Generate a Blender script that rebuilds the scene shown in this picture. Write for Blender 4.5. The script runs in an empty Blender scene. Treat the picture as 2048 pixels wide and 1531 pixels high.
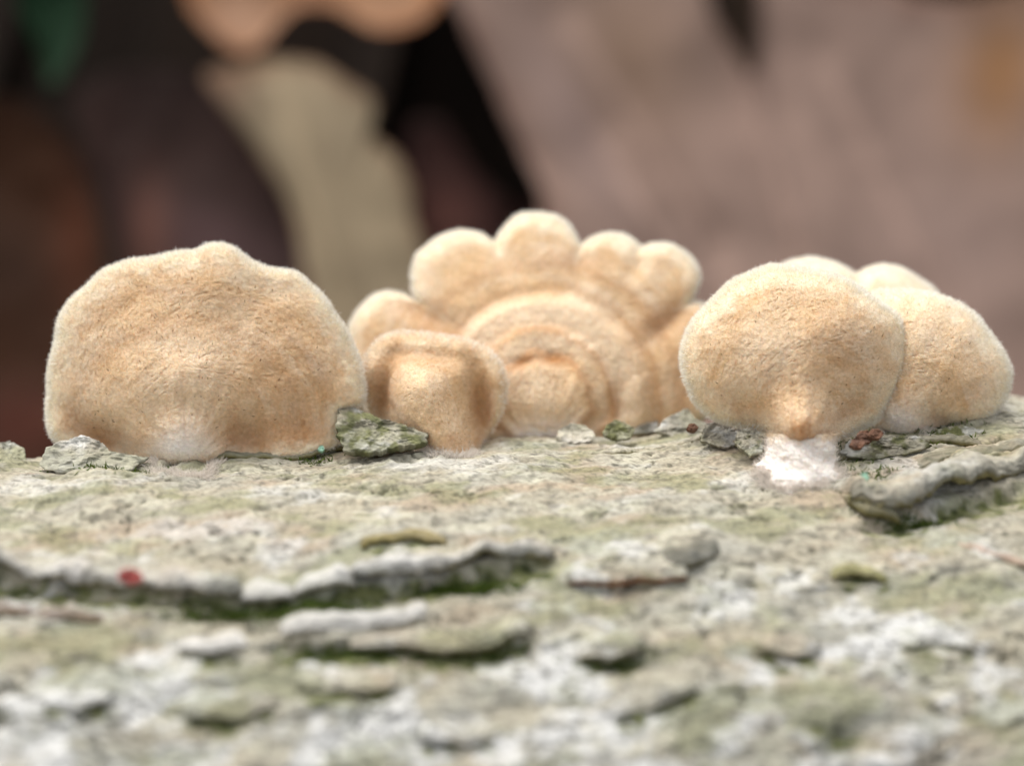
import bpy, math, random
import numpy as np
from mathutils import Vector, Matrix

# ------------------------------------------------------------------ camera, sky, sun, exposure
MM = 0.001                      # all lengths below are millimetres
PITCH = math.radians(10.0)      # camera looks slightly down
FOCUS = 90.5                    # mm to the plane of sharp focus
FPX = 2816.0                    # focal length in pixels of the 2048-wide photograph
CAM = np.array([0.0, 0.0, 91.0])
FW = np.array([0.0, math.cos(PITCH), -math.sin(PITCH)])
UP = np.array([0.0, math.sin(PITCH), math.cos(PITCH)])

scene = bpy.context.scene
COL = scene.collection
cam_data = bpy.data.cameras.new("camera")
cam = bpy.data.objects.new("camera", cam_data)
COL.objects.link(cam)
cam.location = CAM * MM
cam.rotation_euler = (math.radians(90) - PITCH, 0, 0)
cam_data.sensor_width = 36.0
cam_data.lens = 36.0 * FPX / 2048.0
cam_data.clip_start = 0.005
cam_data.clip_end = 100.0
cam_data.dof.use_dof = True
cam_data.dof.focus_distance = FOCUS * MM
cam_data.dof.aperture_fstop = cam_data.lens / 3.7
scene.camera = cam

SUN_EL, SUN_AZ = math.radians(70), math.radians(-70)   # azimuth clockwise from +Y
world = bpy.data.worlds.new("World")
scene.world = world
world.use_nodes = True
wn, wl = world.node_tree.nodes, world.node_tree.links
wn.clear()
sky = wn.new("ShaderNodeTexSky")
sky.sky_type = 'NISHITA'
sky.sun_disc = False
sky.sun_elevation = SUN_EL
sky.sun_rotation = SUN_AZ
sky.dust_density = 4.0
sky.ozone_density = 0.5
hs = wn.new("ShaderNodeHueSaturation")          # cloud cover: nearly grey sky
hs.inputs["Saturation"].default_value = 0.22
bg = wn.new("ShaderNodeBackground")
bg.inputs["Strength"].default_value = 0.14
wo = wn.new("ShaderNodeOutputWorld")
wl.new(sky.outputs[0], hs.inputs["Color"])
wl.new(hs.outputs[0], bg.inputs[0])
wl.new(bg.outputs[0], wo.inputs[0])

sun_data = bpy.data.lights.new("sun", 'SUN')
sun_data.energy = 1.1
sun_data.angle = math.radians(35)
sun_data.color = (1.0, 0.965, 0.91)
sun = bpy.data.objects.new("sun", sun_data)
COL.objects.link(sun)
sdir = Vector((math.sin(SUN_AZ) * math.cos(SUN_EL), math.cos(SUN_AZ) * math.cos(SUN_EL), math.sin(SUN_EL)))
sun.rotation_euler = sdir.to_track_quat('Z', 'Y').to_euler()
sun.location = (0, 0, 1.0)

scene.view_settings.view_transform = 'Standard'
scene.view_settings.look = 'None'
scene.view_settings.exposure = 0.88
scene.view_settings.gamma = 1.0
scene.view_settings.use_curve_mapping = False
scene.render.engine = 'CYCLES'
scene.cycles.use_denoising = True
scene.cycles.max_bounces = 8
scene.cycles.diffuse_bounces = 4
scene.cycles.transparent_max_bounces = 4

RNG = np.random.default_rng(7)
random.seed(7)


# ------------------------------------------------------------------ helpers
def W(x, d, u):
    """camera-frame millimetres (right, depth, up) -> world millimetres"""
    x, d, u = np.broadcast_arrays(np.asarray(x, float), np.asarray(d, float), np.asarray(u, float))
    p = CAM + d[..., None] * FW + u[..., None] * UP
    p[..., 0] += x
    return p


def ray(px, py):
    return (np.asarray(px, float) - 1024.0) / FPX, (765.5 - np.asarray(py, float)) / FPX


def lin(r, g, b):
    c = np.array([r, g, b], float) / 255.0
    return np.where(c <= 0.04045, c / 12.92, ((c + 0.055) / 1.055) ** 2.4)


def sstep(a, b, x):
    t = np.clip((x - a) / (b - a), 0, 1)
    return t * t * (3 - 2 * t)


def _hash(ix, iy, iz, seed):
    h = (ix * 374761393 + iy * 668265263 + iz * 2147483647 + seed * 974634777) & 0xFFFFFFFF
    h = ((h ^ (h >> 13)) * 1274126177) & 0xFFFFFFFF
    h = ((h ^ (h >> 16)) * 2246822519) & 0xFFFFFFFF
    return (h ^ (h >> 15)) & 0xFFFF


_A = np.arange(64) * (2 * math.pi / 64)
_G = np.stack([np.cos(_A), np.sin(_A)], 1)


def noise2(x, y, seed=0):
    """2-D gradient noise, about -1..1"""
    x = np.asarray(x, float); y = np.asarray(y, float)
    x, y = np.broadcast_arrays(x, y)
    ix = np.floor(x).astype(np.int64); iy = np.floor(y).astype(np.int64)
    fx = x - ix; fy = y - iy
    ux = fx * fx * fx * (fx * (fx * 6 - 15) + 10); uy = fy * fy * fy * (fy * (fy * 6 - 15) + 10)
    out = 0
    for dx in (0, 1):
        wx = ux if dx else 1 - ux
        for dy in (0, 1):
            wy = uy if dy else 1 - uy
            g = _G[_hash(ix + dx, iy + dy, 0, seed) & 63]
            out = out + wx * wy * (g[..., 0] * (fx - dx) + g[..., 1] * (fy - dy))
    return out * 1.5


def fbm(x, y, seed=0, octaves=4, gain=0.5):
    o = 0; a = 1.0; f = 1.0
    for k in range(octaves):
        o = o + a * noise2(np.asarray(x) * f + 17.3 * k, np.asarray(y) * f - 9.1 * k, seed + k * 31)
        a *= gain; f *= 2.03
    return o


def mixc(a, b, t):
    t = np.clip(np.asarray(t, float), 0, 1)[..., None]
    return np.asarray(a) * (1 - t) + np.asarray(b) * t


def link(o, parent=None, label=None, category=None, group=None, kind=None):
    COL.objects.link(o)
    if parent is not None:
        o.parent = parent
    for k, v in (("label", label), ("category", category), ("group", group), ("kind", kind)):
        if v:
            o[k] = v
    return o


def mesh_obj(name, verts, faces, mat, color=None, base=(0, 0, 0), parent=None, smooth=True, **tags):
    """verts: world mm (n,3); faces: list of int arrays (m,3|4); base: the object's origin, world mm"""
    verts = np.asarray(verts, float)
    base = np.asarray(base, float)
    me = bpy.data.meshes.new(name)
    faces = [np.asarray(f, np.int32) for f in faces if len(f)]
    nl = sum(f.size for f in faces); nf = sum(len(f) for f in faces)
    me.vertices.add(len(verts)); me.loops.add(nl); me.polygons.add(nf)
    me.vertices.foreach_set("co", ((verts - base) * MM).astype(np.float32).ravel())
    me.loops.foreach_set("vertex_index", np.concatenate([f.ravel() for f in faces]))
    sizes = np.concatenate([np.full(len(f), f.shape[1]) for f in faces])
    me.polygons.foreach_set("loop_start", np.concatenate([[0], np.cumsum(sizes)[:-1]]).astype(np.int32))
    me.polygons.foreach_set("use_smooth", np.full(nf, smooth))
    me.update(calc_edges=True)
    if color is not None:
        at = me.color_attributes.new("tint", 'FLOAT_COLOR', 'POINT')
        c = np.ones((len(verts), 4), np.float32); c[:, :3] = np.clip(color, 0, 1)
        at.data.foreach_set("color", c.ravel())
    me.materials.append(mat)
    o = bpy.data.objects.new(name, me)
    pb = np.zeros(3)
    if parent is not None:
        pb = np.array(parent.matrix_basis.translation) / MM
        if parent.parent is not None:
            pb = pb + np.array(parent.parent.matrix_basis.translation) / MM
    o.location = (base - pb) * MM
    return link(o, parent, **tags)


def empty(name, base, **tags):
    o = bpy.data.objects.new(name, None)
    o.empty_display_size = 0.002
    o.location = np.asarray(base, float) * MM
    return link(o, **tags)


def grid_faces(nr, nc, wrap=False, off=0, flip=False):
    i = np.arange(nr - 1)[:, None]
    j = np.arange(nc if wrap else nc - 1)[None, :]
    j2 = (j + 1) % nc
    f = np.stack([i * nc + j, i * nc + j2, (i + 1) * nc + j2, (i + 1) * nc + j], -1).reshape(-1, 4) + off
    return f[:, ::-1] if flip else f


def closed_curve(pts, n, round_=1.0):
    """closed Catmull-Rom through pts"""
    p = np.asarray(pts, float); m = len(p)
    out = []
    for k in range(m):
        p0, p1, p2, p3 = p[k - 1], p[k], p[(k + 1) % m], p[(k + 2) % m]
        t = np.linspace(0, 1, 24, endpoint=False)[:, None]
        out.append(0.5 * (2 * p1 + (p2 - p0) * t + (2 * p0 - 5 * p1 + 4 * p2 - p3) * t ** 2 + (3 * p1 - p0 - 3 * p2 + p3) * t ** 3))
    c = np.concatenate(out)
    if round_ < 1:
        tl = np.linspace(0, 1, 24, endpoint=False)[:, None]
        c = c * round_ + (1 - round_) * np.concatenate([p[k] * (1 - tl) + p[(k + 1) % m] * tl for k in range(m)])
    seg = np.linalg.norm(np.diff(np.vstack([c, c[:1]]), axis=0), axis=1)
    s = np.concatenate([[0], np.cumsum(seg)])
    q = np.linspace(0, s[-1], n, endpoint=False)
    cc = np.vstack([c, c[:1]])
    return np.stack([np.interp(q, s, cc[:, 0]), np.interp(q, s, cc[:, 1])], 1)


# ------------------------------------------------------------------ materials
def new_mat(name):
    m = bpy.data.materials.new(name)
    m.use_nodes = True
    nt = m.node_tree
    b = nt.nodes["Principled BSDF"]
    return m, nt, b


def add(nt, kind, **inp):
    n = nt.nodes.new(kind)
    for k, v in inp.items():
        n.inputs[k.replace("_", " ")].default_value = v
    return n


def mm_coords(nt, scale=(1, 1, 1)):
    tc = nt.nodes.new("ShaderNodeTexCoord")
    mp = nt.nodes.new("ShaderNodeMapping")
    mp.inputs["Scale"].default_value = tuple(1000.0 * s for s in scale)
    nt.links.new(tc.outputs["Object"], mp.inputs["Vector"])
    return mp.outputs[0]


def tinted(name, rough=0.9, spec=0.2, sss=0.0, sss_scale=0.0008, sheen=0.0, bump=0.0, bscale=3.0, vary=0.0, vscale=2.0,
           stretch=(1, 1, 1), sss_radius=(1.0, 0.6, 0.35), translucent=0.0):
    m, nt, b = new_mat(name)
    at = nt.nodes.new("ShaderNodeAttribute"); at.attribute_name = "tint"
    out = at.outputs["Color"]
    vec = mm_coords(nt, stretch)
    if vary > 0:
        nz = add(nt, "ShaderNodeTexNoise", Scale=vscale, Detail=6.0, Roughness=0.65)
        nt.links.new(vec, nz.inputs["Vector"])
        mr = nt.nodes.new("ShaderNodeMapRange")
        mr.inputs["From Min"].default_value = 0.25; mr.inputs["From Max"].default_value = 0.75
        mr.inputs["To Min"].default_value = 1 - vary; mr.inputs["To Max"].default_value = 1 + vary
        nt.links.new(nz.outputs["Fac"], mr.inputs["Value"])
        mx = nt.nodes.new("ShaderNodeVectorMath"); mx.operation = 'SCALE'
        nt.links.new(out, mx.inputs[0]); nt.links.new(mr.outputs[0], mx.inputs["Scale"])
        out = mx.outputs[0]
    nt.links.new(out, b.inputs["Base Color"])
    b.inputs["Roughness"].default_value = rough
    b.inputs["Specular IOR Level"].default_value = spec
    if sss > 0:
        b.inputs["Subsurface Weight"].default_value = sss
        b.inputs["Subsurface Scale"].default_value = sss_scale
        b.inputs["Subsurface Radius"].default_value = sss_radius
    if sheen > 0:
        b.inputs["Sheen Weight"].default_value = sheen
        b.inputs["Sheen Roughness"].default_value = 0.6
    if bump > 0:
        nb = add(nt, "ShaderNodeTexNoise", Scale=bscale, Detail=5.0, Roughness=0.6)
        nt.links.new(vec, nb.inputs["Vector"])
        bp = nt.nodes.new("ShaderNodeBump")
        bp.inputs["Strength"].default_value = bump
        bp.inputs["Distance"].default_value = 0.0002
        nt.links.new(nb.outputs["Fac"], bp.inputs["Height"])
        nt.links.new(bp.outputs[0], b.inputs["Normal"])
    if translucent > 0:
        tr = nt.nodes.new("ShaderNodeBsdfTranslucent")
        nt.links.new(out, tr.inputs["Color"])
        ms = nt.nodes.new("ShaderNodeMixShader")
        ms.inputs[0].default_value = translucent
        nt.links.new(b.outputs[0], ms.inputs[1]); nt.links.new(tr.outputs[0], ms.inputs[2])
        nt.links.new(ms.outputs[0], nt.nodes["Material Output"].inputs["Surface"])
    return m


M_BARK = tinted("bark", rough=0.92, spec=0.25, bump=0.8, bscale=3.5, vary=0.2, vscale=2.6, stretch=(0.6, 1, 1))
M_CAP = tinted("cap_flesh", rough=1.0, spec=0.05, sss=0.35, sss_scale=0.0009, sheen=0.25, bump=0.5, bscale=4.0, vary=0.10, vscale=3.0)
M_FUZZ = tinted("fuzz_hair", rough=1.0, spec=0.05, translucent=0.45)
M_GILL = tinted("gill_flesh", rough=0.9, spec=0.1, vary=0.1)
M_STIPE = tinted("stipe_felt", rough=1.0, spec=0.05, sss=0.3, sss_scale=0.0006, bump=0.8, bscale=4.0, vary=0.12, vscale=3.0)
M_LEAF = tinted("dead_leaf", rough=0.75, spec=0.12, vary=0.10, vscale=0.12, bump=0.4, bscale=0.6, translucent=0.12)
M_SOIL = tinted("soil", rough=1.0, spec=0.05, vary=0.4, vscale=0.3)
M_MOSS = tinted("moss_leaf", rough=0.7, spec=0.2, translucent=0.3)

# ------------------------------------------------------------------ the log: a curved sheet of bark all round, dense where the camera looks
R0 = 31.0
ROLL, YAW = math.radians(2.5), math.radians(5.0)
AX = np.array([math.cos(ROLL) * math.cos(YAW), math.sin(YAW), math.sin(ROLL)])      # camera frame (x, depth, up)
AX /= np.linalg.norm(AX)
E1 = np.array([0, 0, 1.0]) - AX[2] * AX; E1 /= np.linalg.norm(E1)                    # up from the axis
E2 = np.cross(AX, E1); E2 *= -np.sign(E2[1]); E2 /= np.linalg.norm(E2)              # towards the camera
C0 = np.array([0.0, 98.4, -35.0])


def on_log(px, py):
    """photo pixel -> (s, q) on the bare cylinder: mm along the axis, mm round from the top towards the camera"""
    a, b = ray(px, py)
    D = np.stack([a, np.ones_like(a), b], -1)
    o = -C0
    d1, d2 = D @ E1, D @ E2
    o1, o2 = o @ E1, o @ E2
    A = d1 ** 2 + d2 ** 2; B = o1 * d1 + o2 * d2; Cc = o1 ** 2 + o2 ** 2 - R0 ** 2
    disc = B ** 2 - A * Cc
    t = (-B - np.sqrt(np.maximum(disc, 0))) / A
    P = D * t[..., None] - C0
    return P @ AX, R0 * np.arctan2(P @ E2, P @ E1), disc > 0


LIPS = [  # lower edges of lifted bark: photo polyline, lift, depth of the crevice below, moss
    ([(-60, 1150), (0, 1152), (100, 1168), (240, 1182), (330, 1192), (470, 1208), (580, 1198), (700, 1184), (850, 1168), (1000, 1140), (1110, 1128)], 0.4, 0.75, 1.0),
    ([(540, 1292), (650, 1297), (720, 1292), (800, 1288), (900, 1297), (980, 1286), (1065, 1255)], 0.4, 0.9, 1.0),
    ([(350, 1298), (430, 1305), (510, 1296)], 0.3, 0.5, 0.7),
    ([(1130, 1172), (1250, 1176), (1375, 1166)], 0.4, 0.6, 0.2),
    ([(1150, 1312), (1220, 1322), (1300, 1290)], 0.3, 0.6, 0.8),
    ([(1500, 1304), (1570, 1312), (1640, 1298)], 0.3, 0.6, 0.8),
    ([(1220, 1428), (1300, 1417), (1400, 1375)], 0.35, 0.5, 0.8),
    ([(1655, 1152), (1710, 1146), (1775, 1157)], 0.25, 0.5, 0.9),
    ([(1720, 1046), (1830, 1040), (1900, 1012), (2060, 990)], 0.2, 0.9, 0.8),
    ([(715, 1102), (780, 1090), (830, 1085), (895, 1092)], 0.25, 0.35, 0.7),
    ([(1790, 1290), (1860, 1282), (1950, 1302)], 0.3, 0.5, 0.7),
    ([(590, 1372), (700, 1378), (800, 1362)], 0.25, 0.4, 0.8),
    ([(360, 1424), (480, 1432), (565, 1402)], 0.25, 0.4, 0.7),
    ([(150, 938), (300, 944), (430, 912)], 0.2, 0.5, 0.8),
    ([(535, 1068), (575, 1060), (612, 1062)], 0.15, 0.3, 0.5),
    ([(1960, 1160), (2010, 1170), (2060, 1190)], 0.2, 0.4, 0.4),
    ([(60, 1400), (150, 1412), (230, 1396)], 0.2, 0.4, 0.8),
    ([(1600, 1450), (1660, 1462), (1720, 1452)], 0.25, 0.4, 0.7),
    ([(830, 1470), (930, 1480), (1010, 1462)], 0.25, 0.4, 0.6),
]
_LSQ = []
for pts, li, de, mo in LIPS:
    s_, q_, _ = on_log([p[0] for p in pts], [p[1] for p in pts])
    _LSQ.append((s_, q_, li, de, mo))


def bark_height(s, q):
    big = 0.55 * fbm(s / 16, q / 11, 3, 3)
    wv = 0.7 * fbm(s / 11, q / 7, 11, 3)
    v = q / 4.2 + wv + 0.012 * s
    fr = v - np.floor(v)
    on = sstep(-0.1, 0.35, fbm(s / 9 + 3.1 * np.floor(v), q / 40, 21, 2))
    saw = 0.26 * on * (fr ** 1.5) * sstep(1.0, 0.93, fr)
    v2 = q / 1.9 + 0.6 * fbm(s / 5, q / 4, 41, 3)
    f2 = v2 - np.floor(v2)
    on2 = sstep(0.0, 0.4, fbm(s / 4 + 5.7 * np.floor(v2), q / 30, 51, 2))
    saw2 = 0.13 * on2 * (f2 ** 1.3) * sstep(1.0, 0.9, f2)
    mid = 0.16 * fbm(s / 2.6, q / 1.4, 61, 4, 0.55)
    fine = 0.055 * fbm(s / 0.55, q / 0.4, 71, 3, 0.6)
    ck = np.abs(fbm(s / 4.5, q / 1.5, 191, 3)) + 0.06 * fbm(s / 0.4, q / 0.3, 195, 2)
    h = big + saw + saw2 + mid + fine - 0.3 * sstep(0.07, 0.0, ck) * sstep(0.1, 0.5, fbm(s / 6, q / 5, 193, 2) + 0.15)
    # right-hand swelling behind the twin caps
    h = h + 1.7 * np.exp(-((s - 36) / 11) ** 2 - ((q - 3) / 9) ** 2)
    moss = np.zeros_like(h)
    under = np.zeros_like(h)
    for s_, q_, li, de, mo in _LSQ:
        ql = np.interp(s, s_, q_) + 0.18 * fbm(s / 1.3, 0 * s, 81, 3)
        e = sstep(s_[0] - 0.8, s_[0] + 1.2, s) * sstep(s_[-1] + 0.8, s_[-1] - 1.2, s)
        dq = q - ql
        up = np.exp(np.minimum(dq, 0) / 1.6) * sstep(0.0, -0.5, dq)
        dn = np.exp(-(np.maximum(dq - 0.2, 0) / (0.5 + 0.35 * de)) ** 2) * sstep(-0.5, 0.15, dq)
        h = h + e * (0.6 * li * up - 0.55 * de * dn)
        wob = 0.6 + 0.7 * fbm(s / 1.1, q / 0.8, 91, 3)
        moss = np.maximum(moss, mo * e * np.exp(-((dq - 0.5) / (0.5 + 0.5 * de)) ** 2) * np.clip(wob, 0, 1.2))
    return h, moss


OLIVE, DKMOSS = lin(122, 124, 82), lin(58, 64, 36)


def bark_color(s, q, moss, hgt=None):
    grey, beige = lin(160, 158, 147), lin(166, 158, 138)
    warm, cream, white = lin(164, 146, 124), lin(188, 184, 164), lin(208, 207, 203)
    low = sstep(12, 30, q + 4 * fbm(s / 12, q / 9, 5, 2))
    c = mixc(beige, grey, 0.5 + 0.7 * fbm(s / 7, q / 3.2, 101, 4) + 0.35 * low - 0.25)
    c = mixc(c, warm, 0.7 * sstep(0.05, 0.6, fbm(s / 9, q / 3.5, 111, 3)) * (1 - 0.5 * low))
    c = mixc(c, cream, 0.6 * sstep(0.05, 0.7, fbm(s / 3.4, q / 1.6, 121, 5, 0.6)))
    c = mixc(c, white, (0.4 + 0.5 * low) * sstep(0.2, 0.85, fbm(s / 5.5, q / 3.6, 131, 5, 0.6) + 0.3 * low))
    ol = sstep(0.0, 0.6, fbm(s / 7.0, q / 3.2, 141, 5, 0.6) + 0.05 * low)
    c = mixc(c, OLIVE, 0.5 * ol)
    c = mixc(c, lin(92, 88, 78), 0.5 * sstep(0.3, 0.62, fbm(s / 1.0, q / 0.7, 151, 4, 0.6)))
    c = mixc(c, lin(70, 70, 52), 0.45 * sstep(0.45, 0.7, fbm(s / 0.55, q / 0.45, 161, 3)))
    c = c * (1.0 + 0.2 * fbm(s / 0.3, q / 0.22, 171, 3, 0.7))[..., None]
    ck = np.abs(fbm(s / 4.5, q / 1.5, 191, 3)) + 0.06 * fbm(s / 0.4, q / 0.3, 195, 2)
    cm = sstep(0.1, 0.5, fbm(s / 6, q / 5, 193, 2) + 0.15)
    c = mixc(c, lin(74, 72, 54), 0.9 * sstep(0.07, 0.0, ck) * cm)
    ms = np.clip(moss + 0.0, 0, 1)
    c = mixc(c, mixc(OLIVE, DKMOSS, 0.5 + 0.8 * fbm(s / 0.8, q / 0.6, 181, 3)), 1.15 * sstep(0.15, 0.6, ms))
    return np.clip(c, 0.01, 0.9)


def log_point(s, q, h):
    th = q / R0
    r = R0 + h
    P = C0 + s[..., None] * AX + (r * np.cos(th))[..., None] * E1 + (r * np.sin(th))[..., None] * E2
    return W(P[..., 0], P[..., 1], P[..., 2])


def log_cam(s, q, h):
    th = q / R0
    r = R0 + h
    return C0 + s[..., None] * AX + (r * np.cos(th))[..., None] * E1 + (r * np.sin(th))[..., None] * E2


s_ax = np.concatenate([np.linspace(-190, -44, 60, endpoint=False), np.linspace(-44, 46, 760, endpoint=False), np.linspace(46, 200, 61)])
half = math.pi * R0
q_ax = np.concatenate([np.linspace(-half, -12, 60, endpoint=False), np.linspace(-12, 42, 480, endpoint=False), np.linspace(42, half, 40, endpoint=False)])
SS, QQ = np.meshgrid(s_ax, q_ax)
HH, MO = bark_height(SS, QQ)
wrapfade = sstep(half, half - 12, np.abs(QQ))
HH = HH * wrapfade
LOGV = log_point(SS, QQ, HH).reshape(-1, 3)
nq, ns = SS.shape
faces = [grid_faces(nq, ns)]
last = np.stack([np.arange(ns - 1) + (nq - 1) * ns, np.arange(1, ns) + (nq - 1) * ns, np.arange(1, ns), np.arange(ns - 1)], 1)
faces.append(last)
capv = []
for k, col in enumerate((0, ns - 1)):                       # sawn ends
    capv.append(LOGV.reshape(nq, ns, 3)[:, col].mean(0))
ends = []
nv = len(LOGV)
i = np.arange(nq); i2 = (i + 1) % nq
ends.append(np.stack([i * ns, i2 * ns, np.full(nq, nv)], 1))
ends.append(np.stack([i2 * ns + ns - 1, i * ns + ns - 1, np.full(nq, nv + 1)], 1))
logcol = np.vstack([bark_color(SS, QQ, MO).reshape(-1, 3), [lin(150, 120, 85)] * 2])
# rust-brown exposed wood at the left end of the long crevice
LOG_BASE = W(*C0) - np.array([0, 0, R0])
log = mesh_obj("fallen_log", np.vstack([LOGV, capv]), faces + ends, M_BARK, logcol, base=LOG_BASE,
               label="pale grey fallen log with flaking lichen-stained bark carrying the mushrooms", category="log")


def surf(px, py, extra=0.0):
    """photo pixel -> world point on the bark surface"""
    s, q, _ = on_log(px, py)
    h, _ = bark_height(s, q)
    return log_point(s, q, h + extra)


# ------------------------------------------------------------------ bark flakes: strips whose lower lip has lifted off
def flake(pts, width, lift, thick=0.45, curl=0.0, roll=0, tone=None, seed=0, under=None, name="bark_flake", label=None):
    s_, q_, _ = on_log([p[0] for p in pts], [p[1] for p in pts])
    L = s_[-1] - s_[0]
    n = max(24, int(L / 0.13)); m = 34 if roll else 22
    s1 = np.linspace(s_[0], s_[-1], n)
    ql = np.interp(s1, s_, q_) + 0.2 * fbm(s1 / 3.2, 0 * s1 + seed, 200 + seed, 4, 0.5)
    e = np.linspace(0, 1, n)
    taper = np.minimum(1, np.minimum(e, 1 - e) * L / 0.9) ** 0.5
    wd = width * (0.75 + 0.35 * fbm(s1 / 3.0, 0 * s1, 210 + seed, 3)) * (0.35 + 0.65 * taper)
    v = np.linspace(0, 1, m)[:, None]
    if roll:
        taper = np.minimum(1, np.minimum(e, 1 - e) * L / 0.35) ** 0.4
    S = np.broadcast_to(s1, (m, n)) + (0.5 * (np.minimum(e, 1 - e) * L < 1.5)[None] * fbm(v * 5, 0 * s1[None] + np.round(e), 265 + seed, 3) if roll else 0) + 0.12 * fbm(v * 3, s1[None] / 1.2, 260 + seed, 2)
    Q = ql[None] + 0.3 - (wd[None] + 0.3) * (1 - v) - curl * 0.5 * np.clip(v - 0.75, 0, 1) * 4 * 0.25
    lf = lift * (0.75 + 0.5 * fbm(s1 / 4.0, 0 * s1, 220 + seed, 3))[None] * taper[None]
    hb, _ = bark_height(s1, ql - wd)
    kw = np.exp(-(np.arange(-14, 15) / 6.0) ** 2); kw /= kw.sum()
    hb = np.convolve(np.pad(hb, 14, mode='edge'), kw, mode='valid')
    H0 = np.broadcast_to(hb, (m, n))
    rise = lf * (v ** 1.3 - 0.45 * sstep(0.72, 1.0, v)) - curl * np.clip(v - 0.7, 0, 1) ** 2 * 8
    H = H0 - 0.18 + rise + 0.18 * sstep(0, 0.25, v) + 0.07 * fbm(S / 0.5, Q / 0.35, 230 + seed, 3, 0.6) + 0.12 * fbm(S / 2, Q / 1.2, 240 + seed, 2)
    rr = (0.55 if roll > 150 else 0.42) * lift * (0.9 + 0.5 * fbm(s1 / 5.0, 0 * s1, 270 + seed, 3)) * (0.45 + 0.55 * taper)
    if roll:                                             # lip curled over into a tube
        vr = np.clip(v / 0.45, 0, 1)
        an = np.clip((v - 0.45) / 0.55, 0, 1) * math.radians(roll) * (0.95 + 0.35 * fbm(s1 / 2.5, 0 * s1, 275 + seed, 4, 0.6))[None]
        qc = (ql + 0.2 - rr)[None]
        relief = 0.05 * fbm(S / 0.5, v * 9 + 0 * S, 230 + seed, 3, 0.6) + 0.07 * fbm(S / 1.8, v * 3 + 0 * S, 240 + seed, 3) + 0.12 * fbm(S / 0.22, v * 1.6 + 0 * S, 280 + seed, 3, 0.6) - 0.07 * sstep(0.25, 0.5, fbm(S / 1.1, v * 1.2 + 0 * S, 285 + seed, 3))
        Q = np.where(v <= 0.45, (ql - wd)[None] + (qc - (ql - wd)[None]) * vr, qc + (rr[None] + relief) * np.sin(an))
        lt = np.maximum(1.9 * rr[None], lf)
        H = np.where(v <= 0.45, H0 - 0.2 + (lt + 0.2) * sstep(0, 1, vr) + relief, H0 + lt - rr[None] + (rr[None] + relief) * np.cos(an))
    top = log_point(S, Q, H)
    th = thick * (0.55 + 0.45 * v) * (0.5 + 0.5 * taper[None])
    bot = log_point(S, Q + 0.10 * (v > 0.9), H - th)
    if roll:
        tin = np.minimum(th, 0.6 * rr[None])
        bot = log_point(S, np.where(v <= 0.45, Q, Q - tin * np.sin(an)), np.where(v <= 0.45, H - tin, H - tin * np.cos(an)))
    V = np.vstack([top.reshape(-1, 3), bot.reshape(-1, 3)])
    k = m * n
    F = [grid_faces(m, n), grid_faces(m, n, off=k, flip=True)]
    j = np.arange(n - 1)
    F.append(np.stack([(m - 1) * n + j, (m - 1) * n + j + 1, k + (m - 1) * n + j + 1, k + (m - 1) * n + j], 1))
    F.append(np.stack([j + 1, j, k + j, k + j + 1], 1))
    i = np.arange(m - 1)
    F.append(np.stack([i * n, (i + 1) * n, k + (i + 1) * n, k + i * n], 1))
    F.append(np.stack([(i + 1) * n + n - 1, i * n + n - 1, k + i * n + n - 1, k + (i + 1) * n + n - 1], 1))
    c = bark_color(S, Q, np.zeros_like(S))
    if tone is not None:
        c = mixc(c, np.asarray(tone) * (1 + 0.25 * fbm(S / 0.8, Q / 0.5, 250 + seed, 3))[..., None], (0.5 if roll else 0.65) * sstep(0.15, 0.6, v + 0 * S))
    if roll:                                             # the inner face of the curl is stained olive-brown
        c = mixc(c, lin(122, 112, 66) * (1 + 0.4 * fbm(S / 0.6, v * 6, 256 + seed, 3))[..., None], 0.85 * sstep(0.8, 0.94, v + 0.12 * fbm(S / 1.2, v * 3, 257 + seed, 3)))
    u = lin(112, 104, 60) if under is None else under
    cu = np.broadcast_to(u, c.shape) * (1 + 0.35 * fbm(S / 0.9, Q / 0.6, 255 + seed, 3))[..., None]
    b = top.reshape(m, n, 3)[0].mean(0)
    return mesh_obj(name, V, F, M_BARK, np.vstack([c.reshape(-1, 3), cu.reshape(-1, 3)]), base=b, parent=log, label=label)


PALE = lin(206, 203, 198)
flake([(-60, 1140), (0, 1142), (100, 1160), (240, 1178), (330, 1186), (420, 1196), (478, 1200)], 3.8, 1.5, 0.45, tone=PALE, seed=1, roll=125)
flake([(482, 1196), (530, 1196), (586, 1192)], 2.6, 1.2, 0.45, tone=PALE, seed=2)
flake([(588, 1186), (650, 1180), (712, 1172)], 2.2, 1.3, 0.45, tone=PALE, seed=3)
flake([(705, 1172), (790, 1166), (870, 1152), (960, 1132), (1045, 1122), (1100, 1120)], 2.6, 1.3, 0.45, tone=PALE, seed=4, roll=120)
flake([(560, 1262), (640, 1262), (720, 1250), (800, 1240), (858, 1222)], 2.2, 1.5, 0.5, tone=PALE, seed=5)
flake([(700, 1285), (800, 1285), (900, 1293), (980, 1284), (1058, 1250)], 1.9, 0.9, 0.4, seed=6)
flake([(355, 1290), (430, 1298), (498, 1284)], 1.6, 0.9, 0.4, tone=PALE, seed=7)
flake([(1135, 1162), (1250, 1168), (1372, 1156)], 2.6, 0.9, 0.4, seed=8, tone=None, under=lin(160, 92, 40))
flake([(1322, 1140), (1380, 1138), (1440, 1108)], 3.2, 0.9, 0.4, tone=lin(44, 46, 41), seed=9)
flake([(1155, 1298), (1220, 1310), (1300, 1280)], 2.2, 0.8, 0.35, seed=10)
flake([(1505, 1292), (1570, 1300), (1640, 1286)], 2.2, 0.8, 0.35, seed=11)
flake([(1225, 1420), (1300, 1408), (1400, 1366)], 2.3, 0.8, 0.35, seed=12)
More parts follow.
